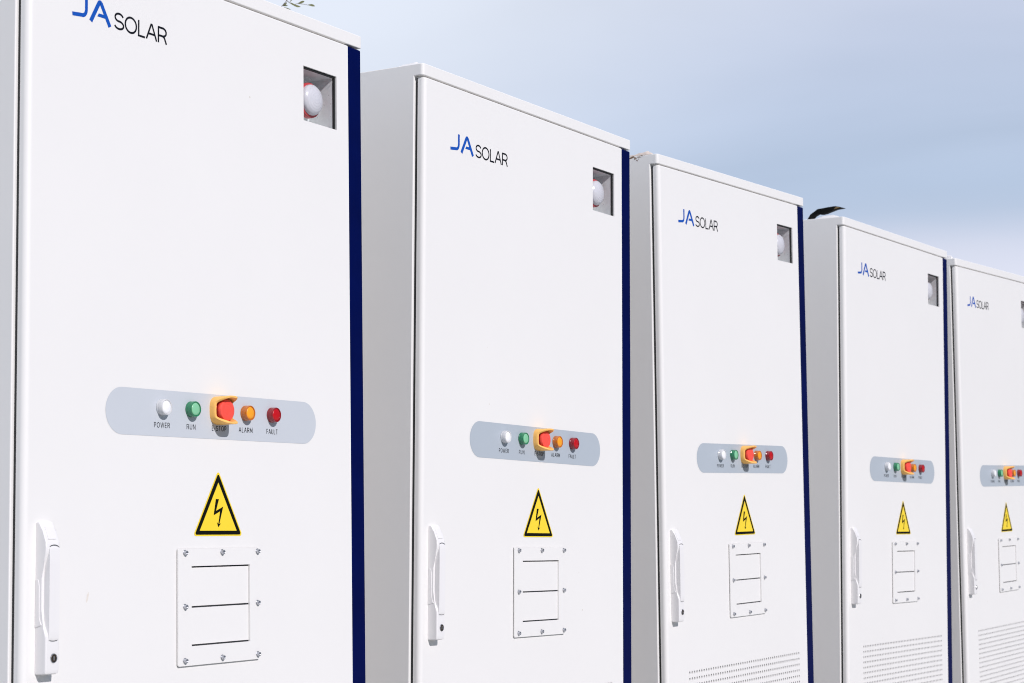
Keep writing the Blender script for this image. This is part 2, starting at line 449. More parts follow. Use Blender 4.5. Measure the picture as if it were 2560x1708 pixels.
    for i in range(NC):
        for j in range(NR):
            cx, cz = VX0 + i * px, VZ - j * pz
            x0, x1, z0, z1 = cx - px / 2, cx + px / 2, cz - pz / 2, cz + pz / 2
            ring = [mb.v((cx + r * math.cos(2 * math.pi * (k + .5) / K), 0, cz + r * math.sin(2 * math.pi * (k + .5) / K))) for k in range(K)]
            rin = [mb.v((v.co.x, dh, v.co.z)) for v in ring]
            for k in range(K):
                mb.bm.faces.new((ring[k], ring[(k + 1) % K], rin[(k + 1) % K], rin[k]))
            cor = [mb.v((x1, 0, z1)), mb.v((x0, 0, z1)), mb.v((x0, 0, z0)), mb.v((x1, 0, z0))]
            # quadrant q runs from angle (q*90+15) to (q*90+75)
            for q in range(4):
                k0 = q * 3
                mb.bm.faces.new((cor[q], ring[k0], ring[k0 + 1]))
                mb.bm.faces.new((cor[q], ring[k0 + 1], ring[k0 + 2]))
                mb.bm.faces.new((cor[q], ring[k0 + 2], ring[(k0 + 3) % K], cor[(q + 1) % 4]))
    door = mb.build('door', M['white'], root, wn=True)
    mb = MB(); mb.box(vx0 - .01, vx1 + .01, .0068, .012, vz0 - .01, vz1 + .01)
    mb.build('air_filter', M['filt'], root)
    # blue edge post
    mb = MB()
    mb.box(DR + .0006, .5630, .0006, .045, ZB + .03, DT - .0008, bev=.0035)
    mb.build('blue_edge_strip', M['blue'], root, wn=True)
    # beacon window
    sig = MB()
    sig.box(W0 - .012, W0 - .0001, .0046, .010, W3 - .012, W1 + .012); sig.box(W2 - .0045, W2 + .012, .0046, .0100, W3 - .012, W1 + .012)
    sig.box(W0 - .0001, W2 - .0045, .0046, .0100, W1 - .0040, W1 + .012); sig.box(W0 - .0001, W2 - .0045, .0046, .0100, W3 - .012, W3 + .0005)
    sig = sig.build('beacon_window', M['rubber'], root)
    x0, x1, z0, z1, yb, yf = W0 - .010, W2 - .004, W3 - .004, W1 - .004, .085, .0102
    mb = MB()
    mb.face([(x0, yb, z0), (x1, yb, z0), (x1, yb, z1), (x0, yb, z1)])
    mb.face([(x0, yf, z0), (x0, yb, z0), (x0, yb, z1), (x0, yf, z1)]); mb.face([(x1, yf, z0), (x1, yb, z0), (x1, yb, z1), (x1, yf, z1)])
    mb.face([(x0, yf, z1), (x1, yf, z1), (x1, yb, z1), (x0, yb, z1)]); mb.face([(x0, yf, z0), (x1, yf, z0), (x1, yb, z0), (x0, yb, z0)])
    mb.build('housing', M['galv'], sig, flipfix=False)
    mb = MB(); bcx, bcz = .389, 1.067
    mb.lathe(bcx, bcz, [(.0440, .0420), (.0440, .0520), (.0434, .0548), (.0410, .0560), (0, .0560)], y0=.0848, seg=48)
    mb.build('beacon_base', M['redring'], sig)
    mb = MB(); mb.lathe(bcx, bcz, [(.0400, .0), (.0400, .0425), (0, .0425)], y0=.0848, seg=40); mb.build('beacon_mount', M['galv'], sig)
    mb = MB()
    mb.lathe(bcx, bcz, [(.0385, .0555), (.0385, .0600), (.0370, .0645), (.0325, .0690), (.0250, .0725), (.0150, .0748), (.006, .0757), (0, .0759)], y0=.0848, seg=48)
    mb.build('beacon_dome', M['dome'], sig)
    mb = MB(); mb.face([(W0 - .004, .0072, W3 - .004), (W2 - .0006, .0072, W3 - .004), (W2 - .0006, .0072, W1 - .0006), (W0 - .004, .0072, W1 - .0006)])
    mb.build('pane', M['pane'], sig, flipfix=False)
    # logo -------------------------------------------------
    mb = MB(); y = -.00035
    jc = arc(-.4335, 1.0775, .0122, .0152, 0, -97, 12)
    mb.ribbon([(-.4213, 1.1045)] + jc + [(-.4626, 1.0592)], .0083, y)
    mb.ribbon([(-.4082, 1.0556), (-.3843, 1.0990)] + arc(-.3803, 1.0975, .0042, .0042, 150, 60, 5)[1:-1] + [(-.3765, 1.0990), (-.3503, 1.0556)], .0098, y - .00005)
    mb.poly([(-.3843, 1.0776), (-.389, 1.0703), (-.3600, 1.0703), (-.3650, 1.0776)], y - .0001)
    g = mb.build('logo_lettering', [M['logoblue'], M['ink']], root)
    mb = MB(); text(mb, 'SOLAR', -.3380, -.1690, 1.0556, .0378, .0045, y, gap=.10)
    mb.build('word_lettering', M['ink'], g)
    groups['logo'] = [g]
    # control panel ----------------------------------------
    pl = []
    r = .0499; cz = .26545
    mb = MB()
    out = arc(-.3091, cz, r, r, 90, 270, 28) + arc(.3157, cz, r, r, -90, 90, 28)
    mb.poly(out, -.0005)
    pn = mb.build('control_panel_label', M['panel'], root)
    for s_, a, b_ in (('POWER', -.2104, -.1597), ('RUN', -.1048, -.0747), ('E-STOP', -.0195, .0306), ('ALARM', .0746, .1241), ('FAULT', .1751, .2171)):
        mb = MB(); text(mb, s_, a, b_, .2338, .0118, .00140, -.00075, gap=.32)
        w_ = mb.build('word_lettering', M['ink'], pn); w_['label'] = 'printed word ' + s_
    pl.append(pn)
    lz = .2780
    for cx, col in ((-.1860, 'white'), (-.0910, 'green'), (.0985, 'orange'), (.1940, 'red')):
        mb = MB()
        mb.lathe(cx, lz, [(.0168, .0003), (.0178, .0012), (.0178, .0040), (.0170, .0048), (.0170, .0056), (.0176, .0062), (.0174, .0150),
                          (.0168, .0164), (.0158, .0168), (.0146, .0164), (.0138, .0150), (.0136, .0120)], seg=40)
        la = mb.build('indicator_lamp', LENS[col][0], root)
        la['label'] = {'white': 'clear white', 'green': 'green', 'orange': 'orange', 'red': 'dark red'}[col] + ' indicator lamp'
        mb = MB(); mb.lathe(cx, lz, [(.0137, .0110), (.0137, .0150), (.0128, .0160), (.009, .0167), (.004, .0170), (0, .0171)], seg=36)
        mb.build('lens_cap', LENS[col][1], la)
        pl.append(la)
    # emergency stop
    ex, ez = .0050, .2795
    mb = MB()
    mb.lathe(ex, ez, [(.0200, .0), (.0205, .004), (.0218, .0065), (.0218, .0100), (.0192, .0115), (.0190, .0138), (.0228, .0150), (.0243, .0175), (.0245, .0232),
                      (.0235, .0258), (.0206, .0272), (.0126, .0276), (.0118, .0272), (.0110, .0276), (0, .0276)], seg=56)
    es = mb.build('emergency_stop_button', M['redhead'], root)
    mb = MB()
    N = 96; Ro, th = .0318, .0050
    def rad(a, R_):
        n_ = 2.9; c_, s_ = abs(math.cos(a)), abs(math.sin(a)); return R_ / ((c_ ** n_ + s_ ** n_) ** (1 / n_))
    def dd(a):
        s_ = abs(math.sin(a)); t = min(1, max(0, (s_ - .45) / .47)); t = t * t * (3 - 2 * t); return .0165 + .0255 * t
    O, Oi, I, Ii = [], [], [], []
    for k in range(N):
        a = 2 * math.pi * k / N; ro = rad(a, Ro); ri = rad(a, Ro - th); d = dd(a)
        fl = 1.0
        O.append([mb.v((ex + ro * f_ * math.cos(a), -d_, ez + ro * f_ * math.sin(a))) for d_, f_ in ((.0004, 1), (d * .6, 1), (d - .0012, fl), (d, fl - .03))])
        I.append([mb.v((ex + ri * f_ * math.cos(a), -d_, ez + ri * f_ * math.sin(a))) for d_, f_ in ((.0004, 1), (d * .6, 1), (d - .0012, fl + .0), (d, fl + .03))])
    for k in range(N):
        j = (k + 1) % N
        for q in range(3):
            f = mb.bm.faces.new((O[k][q], O[j][q], O[j][q + 1], O[k][q + 1])); f.smooth = True
            f = mb.bm.faces.new((I[j][q], I[k][q], I[k][q + 1], I[j][q + 1])); f.smooth = True
        f = mb.bm.faces.new((O[k][3], O[j][3], I[j][3], I[k][3])); f.smooth = True
    gd = mb.build('guard', M['guard'], es)
    pl.append(es)
    groups['panel'] = pl
    # warning sign ------------------------------------------
    def rtri(a, l, rr, r0, n=6):
        """rounded triangle from apex z a, base z l, half width rr and corner radius r0"""
        P = [(0, a), (-rr, l), (rr, l)]
        outp = []
        for i in range(3):
            p, q, s_ = P[i], P[i - 1], P[(i + 1) % 3]
            u = Vector((q[0] - p[0], q[1] - p[1])).normalized(); w = Vector((s_[0] - p[0], s_[1] - p[1])).normalized()
            bis = (u + w).normalized(); ha = math.acos(max(-1, min(1, u.dot(w)))) / 2
            c_ = Vector(p) + bis * (r0 / math.sin(ha)); t0 = Vector(p) + u * (r0 / math.tan(ha)); t1 = Vector(p) + w * (r0 / math.tan(ha))
            a0 = math.atan2(t0.y - c_.y, t0.x - c_.x); a1 = math.atan2(t1.y - c_.y, t1.x - c_.x)
            while a1 - a0 > math.pi: a1 -= 2 * math.pi
            while a0 - a1 > math.pi: a1 += 2 * math.pi
            outp += [(c_.x + r0 * math.cos(a0 + (a1 - a0) * t / n), c_.y + r0 * math.sin(a0 + (a1 - a0) * t / n)) for t in range(n + 1)]
        return outp
    mb = MB(); mb.poly(rtri(.1450, -.0008, .0850, .0052), -.0006)
    sg = mb.build('warning_sign', M['yellow'], root)
    mb = MB(); mb.poly(rtri(.1385, .0020, .0798, .0036), -.00085)
    mb.build('black_border', M['black'], sg)
    mb = MB(); mb.poly(rtri(.1176, .0108, .0636, .0004, 2), -.0011)
    mb.build('yellow_field', M['yellow'], sg)
    mb = MB(); q = lambda X, Y: ((X - 520) * .000487, (531.5 - Y) * .000314)
    mb.poly([q(*p) for p in ((501.5, 274), (523, 275), (503, 357), (553.5, 327), (526.5, 449), (537.5, 446), (518, 474), (509, 437), (519, 449), (531, 361), (486, 389))], -.00135)
    mb.build('lightning_arrow', M['black'], sg)
    groups['sign'] = [sg]
    # vent plate ---------------------------------------------
    X0, X1, Z1, Z0 = -.1334, .1451, -.0302, -.2812
    O0, O2, O1, O3, O4 = -.0900, .1106, -.0675, -.2398, -.1546
    T = .0056
    b = bmesh.new(); bmesh.ops.create_cube(b, size=1)
    for v in b.verts: v.co = (X0 if v.co.x < 0 else X1, -T if v.co.y < 0 else -.0020, Z0 if v.co.z < 0 else Z1)
    bmesh.ops.bevel(b, geom=[e for e in b.edges if abs(e.verts[0].co.y - e.verts[1].co.y) > .0035], offset=.004, segments=4, profile=.5, affect='EDGES')
    bmesh.ops.bevel(b, geom=[e for e in b.edges if all(abs(v.co.y + T) < 1e-6 for v in e.verts)], offset=.0008, segments=2, profile=.5, affect='EDGES')
    ff = max((f for f in b.faces if abs(f.calc_center_median().y + T) < 1e-5), key=lambda f: f.calc_area())
    loop = [v.co.copy() for v in ff.verts]
    bmesh.ops.delete(b, geom=[ff], context='FACES_ONLY')
    bk = [f for f in b.faces if abs(f.calc_center_median().y + .0020) < 1e-5]
    bmesh.ops.delete(b, geom=bk, context='FACES_ONLY')
    mb = MB(); mb.add(b, smooth=True)
    # face with a hole: four polygons split at the opening corners
    cxm, czm = (O0 + O2) / 2, (O1 + O3) / 2
    def side(v):
        ax, az = (v.x - cxm) / (X1 - X0), (v.z - czm) / (Z1 - Z0); return ax, az
    hole = [(O0, O3), (O2, O3), (O2, O1), (O0, O1)]
    n = len(loop)
    # nearest loop vertex to each hole corner
    near_i = [min(range(n), key=lambda i: (loop[i].x - h[0]) ** 2 + (loop[i].z - h[1]) ** 2) for h in hole]
    lv = [mb.v(p) for p in loop]; hv = [mb.v((h[0], -T, h[1])) for h in hole]
    for k in range(4):
        i0, i1 = near_i[k], near_i[(k + 1) % 4]
        def path(st):
            r_ = [i0]; i = i0
            while i != i1: i = (i + st) % n; r_.append(i)
            return r_
        pa, pb = path(1), path(-1)
        pth = pa if len(pa) <= len(pb) else pb
        mb.bm.faces.new([lv[i] for i in pth] + [hv[(k + 1) % 4], hv[k]])
    for k in range(4):
        a, c_ = hole[k], hole[(k + 1) % 4]
        mb.face([(a[0], -T, a[1]), (c_[0], -T, c_[1]), (c_[0], -.0003, c_[1]), (a[0], -.0003, a[1])])
    vp = mb.build('vent_plate', M['white'], root, wn=True)
    mb = MB(); mb.face([(O0, -.0005, O3), (O2, -.0005, O3), (O2, -.0005, O1), (O0, -.0005, O1)])
    mb.build('vent_backing', M['dark'], vp)
    mb = MB(); e1 = .0011; mb.box(X0 + e1, O0 - .0002, -.0021, -.0003, Z0 + e1, Z1 - e1); mb.box(O2 + .0002, X1 - e1, -.0021, -.0003, Z0 + e1, Z1 - e1)
    mb.box(O0 - .0002, O2 + .0002, -.0021, -.0003, Z0 + e1, O3 - .0002); mb.box(O0 - .0002, O2 + .0002, -.0021, -.0003, O1 + .0002, Z1 - e1)
    mb.build('rubber_gasket', M['rubber'], vp)
    for zt, zbm in ((O1 - .0034, O4 + .0007), (O4 - .0028, O3 + .0034)):
        b = bmesh.new(); bmesh.ops.create_cube(b, size=1)
        for v in b.verts:
            v.co = (O0 + .0002 if v.co.x < 0 else O2 - .0008, (-.0018 if v.co.y < 0 else -.0006), zbm if v.co.z < 0 else zt)
        bmesh.ops.bevel(b, geom=[e for e in b.edges if all(v.co.y < -.0017 for v in e.verts)], offset=.0005, segments=3, profile=.5, affect='EDGES')
        mb = MB(); mb.add(b, smooth=True)
        mb.build('louver_slat', M['white'], vp, wn=True)
    for cx in (-.1126, .0122, .1368):
        for cz in (-.0383, -.1543, -.2697):
            if cx == .0122 and cz == -.1543: continue
            mb = MB()
            rs = .0026
            mb.lathe(cx, cz, [(.0062, .0), (.0062, .0010), (.0048, .0011), (.0048, .0062), (.0042, .0070), (.0030, .0071), (rs, .0068), (rs, .0042), (0, .0040)], y0=-T, seg=18)
            mb.build('bolt', M['zinc'], vp)
    groups['vent'] = [vp]
    # swing handle --------------------------------------------
    hx0, hx1 = -.5560, -.5190
    prof = [(.0280, .0004), (.0290, .0060), (.0260, .0105), (.0100, .0175), (-.0120, .0262), (-.0230, .0290), (-.0330, .0280), (-.0480, .0225), (-.0640, .0175), (-.0820, .0160),
            (-.1450, .0158), (-.1640, .0165), (-.1760, .0205), (-.1880, .0265), (-.1980, .0290), (-.2600, .0290), (-.2680, .0270), (-.2705, .0200), (-.2705, .0004)]
    b = bmesh.new()
    A = [b.verts.new((hx0, -d, z)) for z, d in prof]; B = [b.verts.new((hx1, -d, z)) for z, d in prof]
    b.faces.new(A); b.faces.new(B[::-1])
    n = len(prof)
    for i in range(n):
        j = (i + 1) % n
        b.faces.new((A[j], A[i], B[i], B[j]))
    ed = [e for e in b.edges if (all(abs(v.co.x - hx0) < 1e-6 for v in e.verts) or all(abs(v.co.x - hx1) < 1e-6 for v in e.verts)) and not all(v.co.y > -.001 for v in e.verts)]
    bmesh.ops.bevel(b, geom=ed, offset=.0032, segments=4, profile=.5, affect='EDGES')
    mb = MB(); mb.add(b, smooth=True)
    # stepped ledge along the finger scoop
    b = bmesh.new()
    lp = [(-.0850, .0004), (-.0850, .0085), (-.0980, .0112), (-.1560, .0112), (-.1640, .0122), (-.1740, .0180), (-.1790, .0004)]
    A = [b.verts.new((hx0 - .0016, -d, z)) for z, d in lp]; B = [b.verts.new((hx0 + .004, -d, z)) for z, d in lp]
    b.faces.new(A); b.faces.new(B[::-1])
    for i in range(len(lp)):
        j = (i + 1) % len(lp); b.faces.new((A[j], A[i], B[i], B[j]))
    bmesh.ops.bevel(b, geom=[e for e in b.edges if all(v.co.x < hx0 for v in e.verts)], offset=.0010, segments=2, profile=.5, affect='EDGES')
    mb.add(b, smooth=True)
    hd = mb.build('door_handle', M['plastic'], root, wn=True)
    # grip lying in the housing
    b = bmesh.new()
    gp = [(-.0205, .0200), (-.0205, .0290), (-.0260, .0312), (-.0600, .0318), (-.1850, .0314), (-.1995, .0305), (-.2040, .0292), (-.2040, .0200)]
    gx0, gx1 = hx0 + .0062, hx1 - .0030
    A = [b.verts.new((gx0, -d, z)) for z, d in gp]; B = [b.verts.new((gx1, -d, z)) for z, d in gp]
    b.faces.new(A); b.faces.new(B[::-1])
    for i in range(len(gp)):
        j = (i + 1) % len(gp); b.faces.new((A[j], A[i], B[i], B[j]))
    bmesh.ops.bevel(b, geom=[e for e in b.edges if e.calc_face_angle(0) > .9], offset=.0036, segments=4, profile=.5, affect='EDGES')
    mb = MB(); mb.add(b, smooth=True)
    # web joining grip to housing
    mb.box(gx0 + .0004, gx1 - .0004, -.0230, -.0130, -.1980, -.0300)
    mb.build('grip', M['plastic'], hd, wn=True)
    # cover tab on the slope above the grip
    ang = math.atan2(.0290 - .0105, .0490)
    b = bmesh.new(); bmesh.ops.create_cube(b, size=1)
    for v in b.verts: v.co = (v.co.x * .0210, v.co.y * .0016, v.co.z * .0270)
    bmesh.ops.bevel(b, geom=b.edges[:], offset=.0007, segments=2, profile=.5, affect='EDGES')
    bmesh.ops.rotate(b, verts=b.verts[:], cent=(0, 0, 0), matrix=Matrix.Rotation(-math.atan2(.0157, .038), 3, 'X'))
    bmesh.ops.translate(b, verts=b.verts[:], vec=((hx0 + hx1) / 2 + .0005, -.0196, .0062))
    mb = MB(); mb.add(b, smooth=True); mb.build('cover_tab', M['plastic'], hd, wn=True)
    gc = (gx0 + gx1) / 2
    mb = MB(); mb.ribbon(arc(gc, -.0250, .0142, .0075, 12, 150, 14), .0014, -.0298); mb.build('grip_gap', M['dark'], hd)
    mb = MB(); mb.ribbon([(gx0 + .0030, -.2025)] + arc(gc, -.2030, .0105, .0020, 190, 350, 8), .0009, -.0304); mb.build('grip_gap', M['dark'], hd)
    lx, lz_ = -.5345, -.2385
    mb = MB(); mb.lathe(lx, lz_, [(.0094, .0), (.0094, .0012), (.0088, .0019), (.0078, .0018), (.0072, .0006), (.0072, -.001)], y0=-.0288, seg=32)
    lk = mb.build('lock_ring', M['chrome'], hd)
    mb = MB(); mb.lathe(lx, lz_, [(.0073, .0004), (.0066, .0010), (0, .0010)], y0=-.0288, seg=28)
    mb.build('lock_plug', M['brass'], hd)
    mb = MB(); mb.box(lx - .0011, lx + .0011, -.0304, -.0299, lz_ - .0040, lz_ + .0040); mb.build('key_slot', M['zinc'], hd)
    return groups

groups = make_cabinet(root)

# placement of the five cabinets, measured from the photograph: shift, axis-angle tilt, and small offsets of what is stuck or bolted on
POSE = [((0, 0, 0), (0, 0, 0)),
        ((1.44611, .01779, -.00884), (.01866, .00763, -.01868)),
        ((2.85381, -.00245, -.00713), (.0194, -.01899, -.0323)),
        ((4.39512, -.03691, -.01082), (.02951, -.00176, -.03673)),
        ((5.76684, -.07015, -.00235), (.02241, -.02459, -.03514))]
OFF = [[[-.286, -.195, .603], [-.499, 1.994, .015], [-.183, -.144, -.012], [-.006, -.043, .025], [-.534, .127, .364]],
       [[-.216, -.034, -.409], [-.212, -.532, .048], [-.149, .025, -.003], [.008, -.015, .038], [-.211, .001, .042]],
       [[.191, -.016, .104], [.275, -.509, -.154], [.208, -.054, -.02], [.021, .004, .024], [.182, .046, -.106]],
       [[.337, .123, -.042], [.314, -.631, -.046], [.121, -.022, .034], [-.049, .019, -.008], [.434, -.099, -.178]],
       [[-.025, .121, -.028], [.121, -.322, .047], [.002, .196, -.015], [.028, .04, .006], [.128, -.078, -.1]]]
GC = {'panel': (0, (0, .26)), 'logo': (1, (-.33, 1.07)), 'sign': (3, (0, .07)), 'vent': (4, (0, -.15))}
LABELS = ['leftmost and nearest white cabinet, its logo cut by the top edge of the picture',
          'second white cabinet from the left, between the nearest one and the middle one',
          'middle one of the five white cabinets, brown dirt on its upper left roof edge',
          'fourth white cabinet from the left, a black strap lying on its roof',
          'farthest white cabinet, cut off by the right edge of the picture']

def cab_matrix(i):
    t, rv = POSE[i]
    v = Vector(rv)
    R3 = Matrix.Rotation(v.length, 3, v.normalized()) if v.length > 0 else Matrix.Identity(3)
    loc = (R3 @ Vector((0, 0, ZB)) + Vector(t)) * S + Vector((0, 0, GZ))
    return Matrix.Translation(loc) @ R3.to_4x4()
def copy_tree(o, parent=None):
    c = o.copy(); C.objects.link(c)
    if parent: c.parent = parent
    for ch in list(o.children):
        copy_tree(ch, c)
    return c
def place(rt, i, grp):
    rt.matrix_world = cab_matrix(i)
    for g, obs in grp.items():
        k, (cx, cz) = GC[g]
        ox, oz, th = [q * .01 for q in OFF[i][k]]
        c = Vector((cx, 0, cz - ZB)) * S
        Mx = Matrix.Translation(Vector((ox, 0, oz)) * S) @ Matrix.Translation(c) @ Matrix.Rotation(-th, 4, 'Y') @ Matrix.Translation(-c)
        for ob in obs: ob.location = Mx.to_translation(); ob.rotation_euler = Mx.to_euler()
    rt['label'] = LABELS[i]; rt['category'] = 'cabinet'; rt['group'] = 'white cabinets standing in a row'
gidx = {g: [list(root.children).index(ob) for ob in obs] for g, obs in groups.items()}
order = list(root.children)
cabs = [root]
for i in range(1, 5):
    c = root.copy(); C.objects.link(c)
    kids = []
    for ch in order: kids.append(copy_tree(ch, c))
    place(c, i, {g: [kids[k] for k in ks] for g, ks in gidx.items()})
    cabs.append(c)
place(root, 0, groups)

# ------------------------------------------------------------------ small things on the roofs
rnd = random.Random(7)
def tag(o, label, cat, group=None, kind=None):
    if label: o['label'] = label
    if cat: o['category'] = cat
    if group: o['group'] = group
    if kind: o['kind'] = kind
    return o
def on_cab(o, i):
    o.matrix_world = cab_matrix(i); return o
def scrap(i, pts, half, name, label, mat, wob=.0015, seed=1, xc=-.585):
    """crumpled scrap lying along the left roof edge; pts are (y, z of its ridge)"""
    r_ = random.Random(seed); mb = MB(); rows = []
    P = []
    for (y0, z0), (y1, z1) in zip(pts, pts[1:]):
        for k in range(5): P.append((y0 + (y1 - y0) * k / 5, z0 + (z1 - z0) * k / 5))
    P.append(pts[-1])
    for y, z in P:
        zz = z + r_.uniform(-wob, wob); h = max(zz - LT, .001)
        row = []
        for k in range(7):
            u = k / 6; x = xc - half + 2 * half * u + r_.uniform(-.001, .001)
            zc = LT + .0004 + (h - .0004) * math.sin(math.pi * u) ** .6
            row.append(mb.v((x, y + r_.uniform(-.0012, .0012), zc + r_.uniform(-wob, wob) * .4 * (0 < k < 6))))
        rows.append(row)
    for a, b_ in zip(rows, rows[1:]):
        for k in range(6): mb.bm.faces.new((a[k], a[k + 1], b_[k + 1], b_[k]))
    # close underneath
    for a, b_ in zip(rows, rows[1:]): mb.bm.faces.new((a[0], b_[0], b_[6], a[6]))
    mb.bm.faces.new(rows[0][::-1]); mb.bm.faces.new(rows[-1])
    o = mb.build(name, mat); on_cab(o, i)
    return tag(o, label, 'film scrap')
scrap(1, [(.088, 1.2660), (.075, 1.2700), (.054, 1.2708), (.032, 1.2716), (.020, 1.2660)], .008, 'film_scrap', 'thin white film scrap on the roof edge of the second cabinet', M['film'], .0005, 1, -.583)
scrap(2, [(.150, 1.2660), (.105, 1.2690), (.087, 1.2712), (.069, 1.2740), (.043, 1.2766), (.024, 1.2670)], .011, 'peeled_film', 'brown stained peeled film on the roof corner of the middle cabinet', M['filmtan'], .0016, 2, -.584)
scrap(3, [(.115, 1.2680), (.095, 1.2740), (.052, 1.2758), (.026, 1.2670)], .009, 'film_scrap', 'smooth white film scrap under the black strap on the fourth cabinet', M['film'], .0004, 3, -.583)
scrap(4, [(.060, 1.2700), (.047, 1.2795), (.030, 1.2795), (.020, 1.2680)], .008, 'film_scrap', 'small white film bump on the roof corner of the farthest cabinet', M['film'], .0005, 4, -.583)
# brown dirt streaks down the side of the middle cabinet (a mark of its own on the sheet)
mb = MB(); r_ = random.Random(5)
for cy, cz, w_, h_, sl in ((.098, 1.2590, .010, .0030, -.25), (.084, 1.2568, .006, .0026, .2), (.070, 1.2588, .009, .0018, .1), (.060, 1.2620, .007, .0016, .3), (.078, 1.2478, .0035, .0030, .5), (.071, 1.2520, .0022, .0016, 0),
                       (.092, 1.2608, .006, .0020, 0), (.051, 1.2632, .005, .0012, .1), (.110, 1.2560, .008, .003, -.2), (.086, 1.2535, .0030, .0030, 0)):
    pts = []
    for k in range(12):
        a = 2 * math.pi * k / 12; q_ = r_.uniform(.55, 1.15)
        pts.append((XL - .0003, cy + w_ * q_ * math.cos(a), min(cz + h_ * q_ * math.sin(a) + sl * w_ * q_ * math.cos(a), LT - .0005)))
    c0 = mb.v((XL - .0005, cy, cz)); vs = [mb.v(p) for p in pts]
    for k in range(12): mb.bm.faces.new((c0, vs[k], vs[(k + 1) % 12]))
dirt = mb.build('dirt_streaks', M['brown'], cabs[2])
dirt['label'] = 'brown dirt streaks'
# pale smear beside the handle of the nearest cabinet
mb = MB(); r_ = random.Random(8); pts = []
for k in range(14):
    a = 2 * math.pi * k / 14; q_ = r_.uniform(.7, 1.1)
    pts.append((-.411 + .0032 * q_ * math.cos(a) + .25 * .012 * math.sin(a) * q_, -.124 + .012 * q_ * math.sin(a)))
mb.poly(pts, -.0003)
M['smear'] = material('beige_smear', (.74, .69, .63), rough=0.8, var=0.06, vscale=120)
mb.build('smear', M['smear'], cabs[0])['label'] = 'faint beige smear beside the handle'

# black strap with a tan tip on the fourth cabinet
up = [(.1680, 1.2665), (.1560, 1.2870), (.1470, 1.2936), (.1340, 1.3010), (.1242, 1.3064), (.1033, 1.3072), (.0740, 1.3095), (.0427, 1.3111), (.0265, 1.3072), (.0101, 1.3019)]
lo = [(.1500, 1.2645), (.1437, 1.2740), (.1380, 1.2800), (.1226, 1.2867), (.1150, 1.2835), (.1053, 1.2821), (.0860, 1.2835), (.0705, 1.2884), (.0411, 1.2975), (.0101, 1.3010)]
st = tag(bpy.data.objects.new('strap', None), 'black strap with tan tip sticking up from the roof of the fourth cabinet', 'strap')
C.objects.link(st); st.matrix_world = cab_matrix(3)
def slab(idx, x0, x1, name, mat, parent):
    b = bmesh.new(); rows = []
    for k in idx:
        (yu, zu), (yl, zl) = up[k], lo[k]; tw = .006 * math.sin(k * .7)
        rows.append([b.verts.new((x0 + tw, yl, zl)), b.verts.new((x1 + tw, yl, zl + .001)), b.verts.new((x1 + tw, yu, zu)), b.verts.new((x0 + tw, yu, zu - .0005))])
    for a, c_ in zip(rows, rows[1:]):
        for k in range(4): b.faces.new((a[k], a[(k + 1) % 4], c_[(k + 1) % 4], c_[k]))
    b.faces.new(rows[0][::-1]); b.faces.new(rows[-1])
    bmesh.ops.bevel(b, geom=[e for e in b.edges if e.calc_face_angle(0) > .7], offset=.0012, segments=2, profile=.5, affect='EDGES')
    mb = MB(); mb.add(b, smooth=True); return mb.build(name, mat, parent)
slab(range(10), -.575, -.550, 'webbing', M['web'], st)
mb = MB()
mb.face([(-.5775, .0720, 1.3025), (-.5790, .0427, 1.3080), (-.5780, .0220, 1.3040), (-.5780, .0430, 1.3005), (-.5770, .0680, 1.2945)])
b = bmesh.new()
q1 = [(.0720, 1.3025), (.0427, 1.3078), (.0220, 1.3036), (.0430, 1.3000), (.0680, 1.2945)]
A = [b.verts.new((-.5800, y, z)) for y, z in q1]; B = [b.verts.new((-.5690, y, z)) for y, z in q1]
b.faces.new(A); b.faces.new(B[::-1])
for k in range(5): b.faces.new((A[(k + 1) % 5], A[k], B[k], B[(k + 1) % 5]))
mb = MB(); mb.add(b); mb.build('tan_tip', M['tan'], st)

# ------------------------------------------------------------------ olive sapling behind the first cabinet
def tube(b, pts, radii, seg=7):
    rings = []
    for i, p in enumerate(pts):
        p = Vector(p); q = Vector(pts[min(i + 1, len(pts) - 1)]) - Vector(pts[max(i - 1, 0)])
        q.normalize(); u = q.orthogonal().normalized(); w = q.cross(u)
        rings.append([b.verts.new(p + (u * math.cos(2 * math.pi * k / seg) + w * math.sin(2 * math.pi * k / seg)) * radii[i]) for k in range(seg)])
    for A, B in zip(rings, rings[1:]):
        for k in range(seg):
            f = b.faces.new((A[k], A[(k + 1) % seg], B[(k + 1) % seg], B[k])); f.smooth = True
    b.faces.new(rings[-1])
def leaf(b, base, tip, wid, nrm=(0.3, -1, .2), cup=.15):
    base, tip = Vector(base), Vector(tip); d = tip - base; L = d.length
    s_ = d.cross(Vector(nrm)).normalized(); nn = s_.cross(d).normalized()
    mid = [base + d * t + nn * (cup * L * math.sin(math.pi * t) * .3) for t in (0, .2, .45, .7, .9, 1)]
    ws = (0.05, .6, 1, .85, .4, 0.02)
    Lr = [b.verts.new(m + s_ * wid * w_ + nn * wid * .25 * w_) for m, w_ in zip(mid, ws)]
    Rr = [b.verts.new(m - s_ * wid * w_ + nn * wid * .25 * w_) for m, w_ in zip(mid, ws)]
    Ce = [b.verts.new(m) for m in mid]
    for k in range(5):
        for f in (b.faces.new((Lr[k], Ce[k], Ce[k + 1], Lr[k + 1])), b.faces.new((Ce[k], Rr[k], Rr[k + 1], Ce[k + 1]))): f.smooth = True
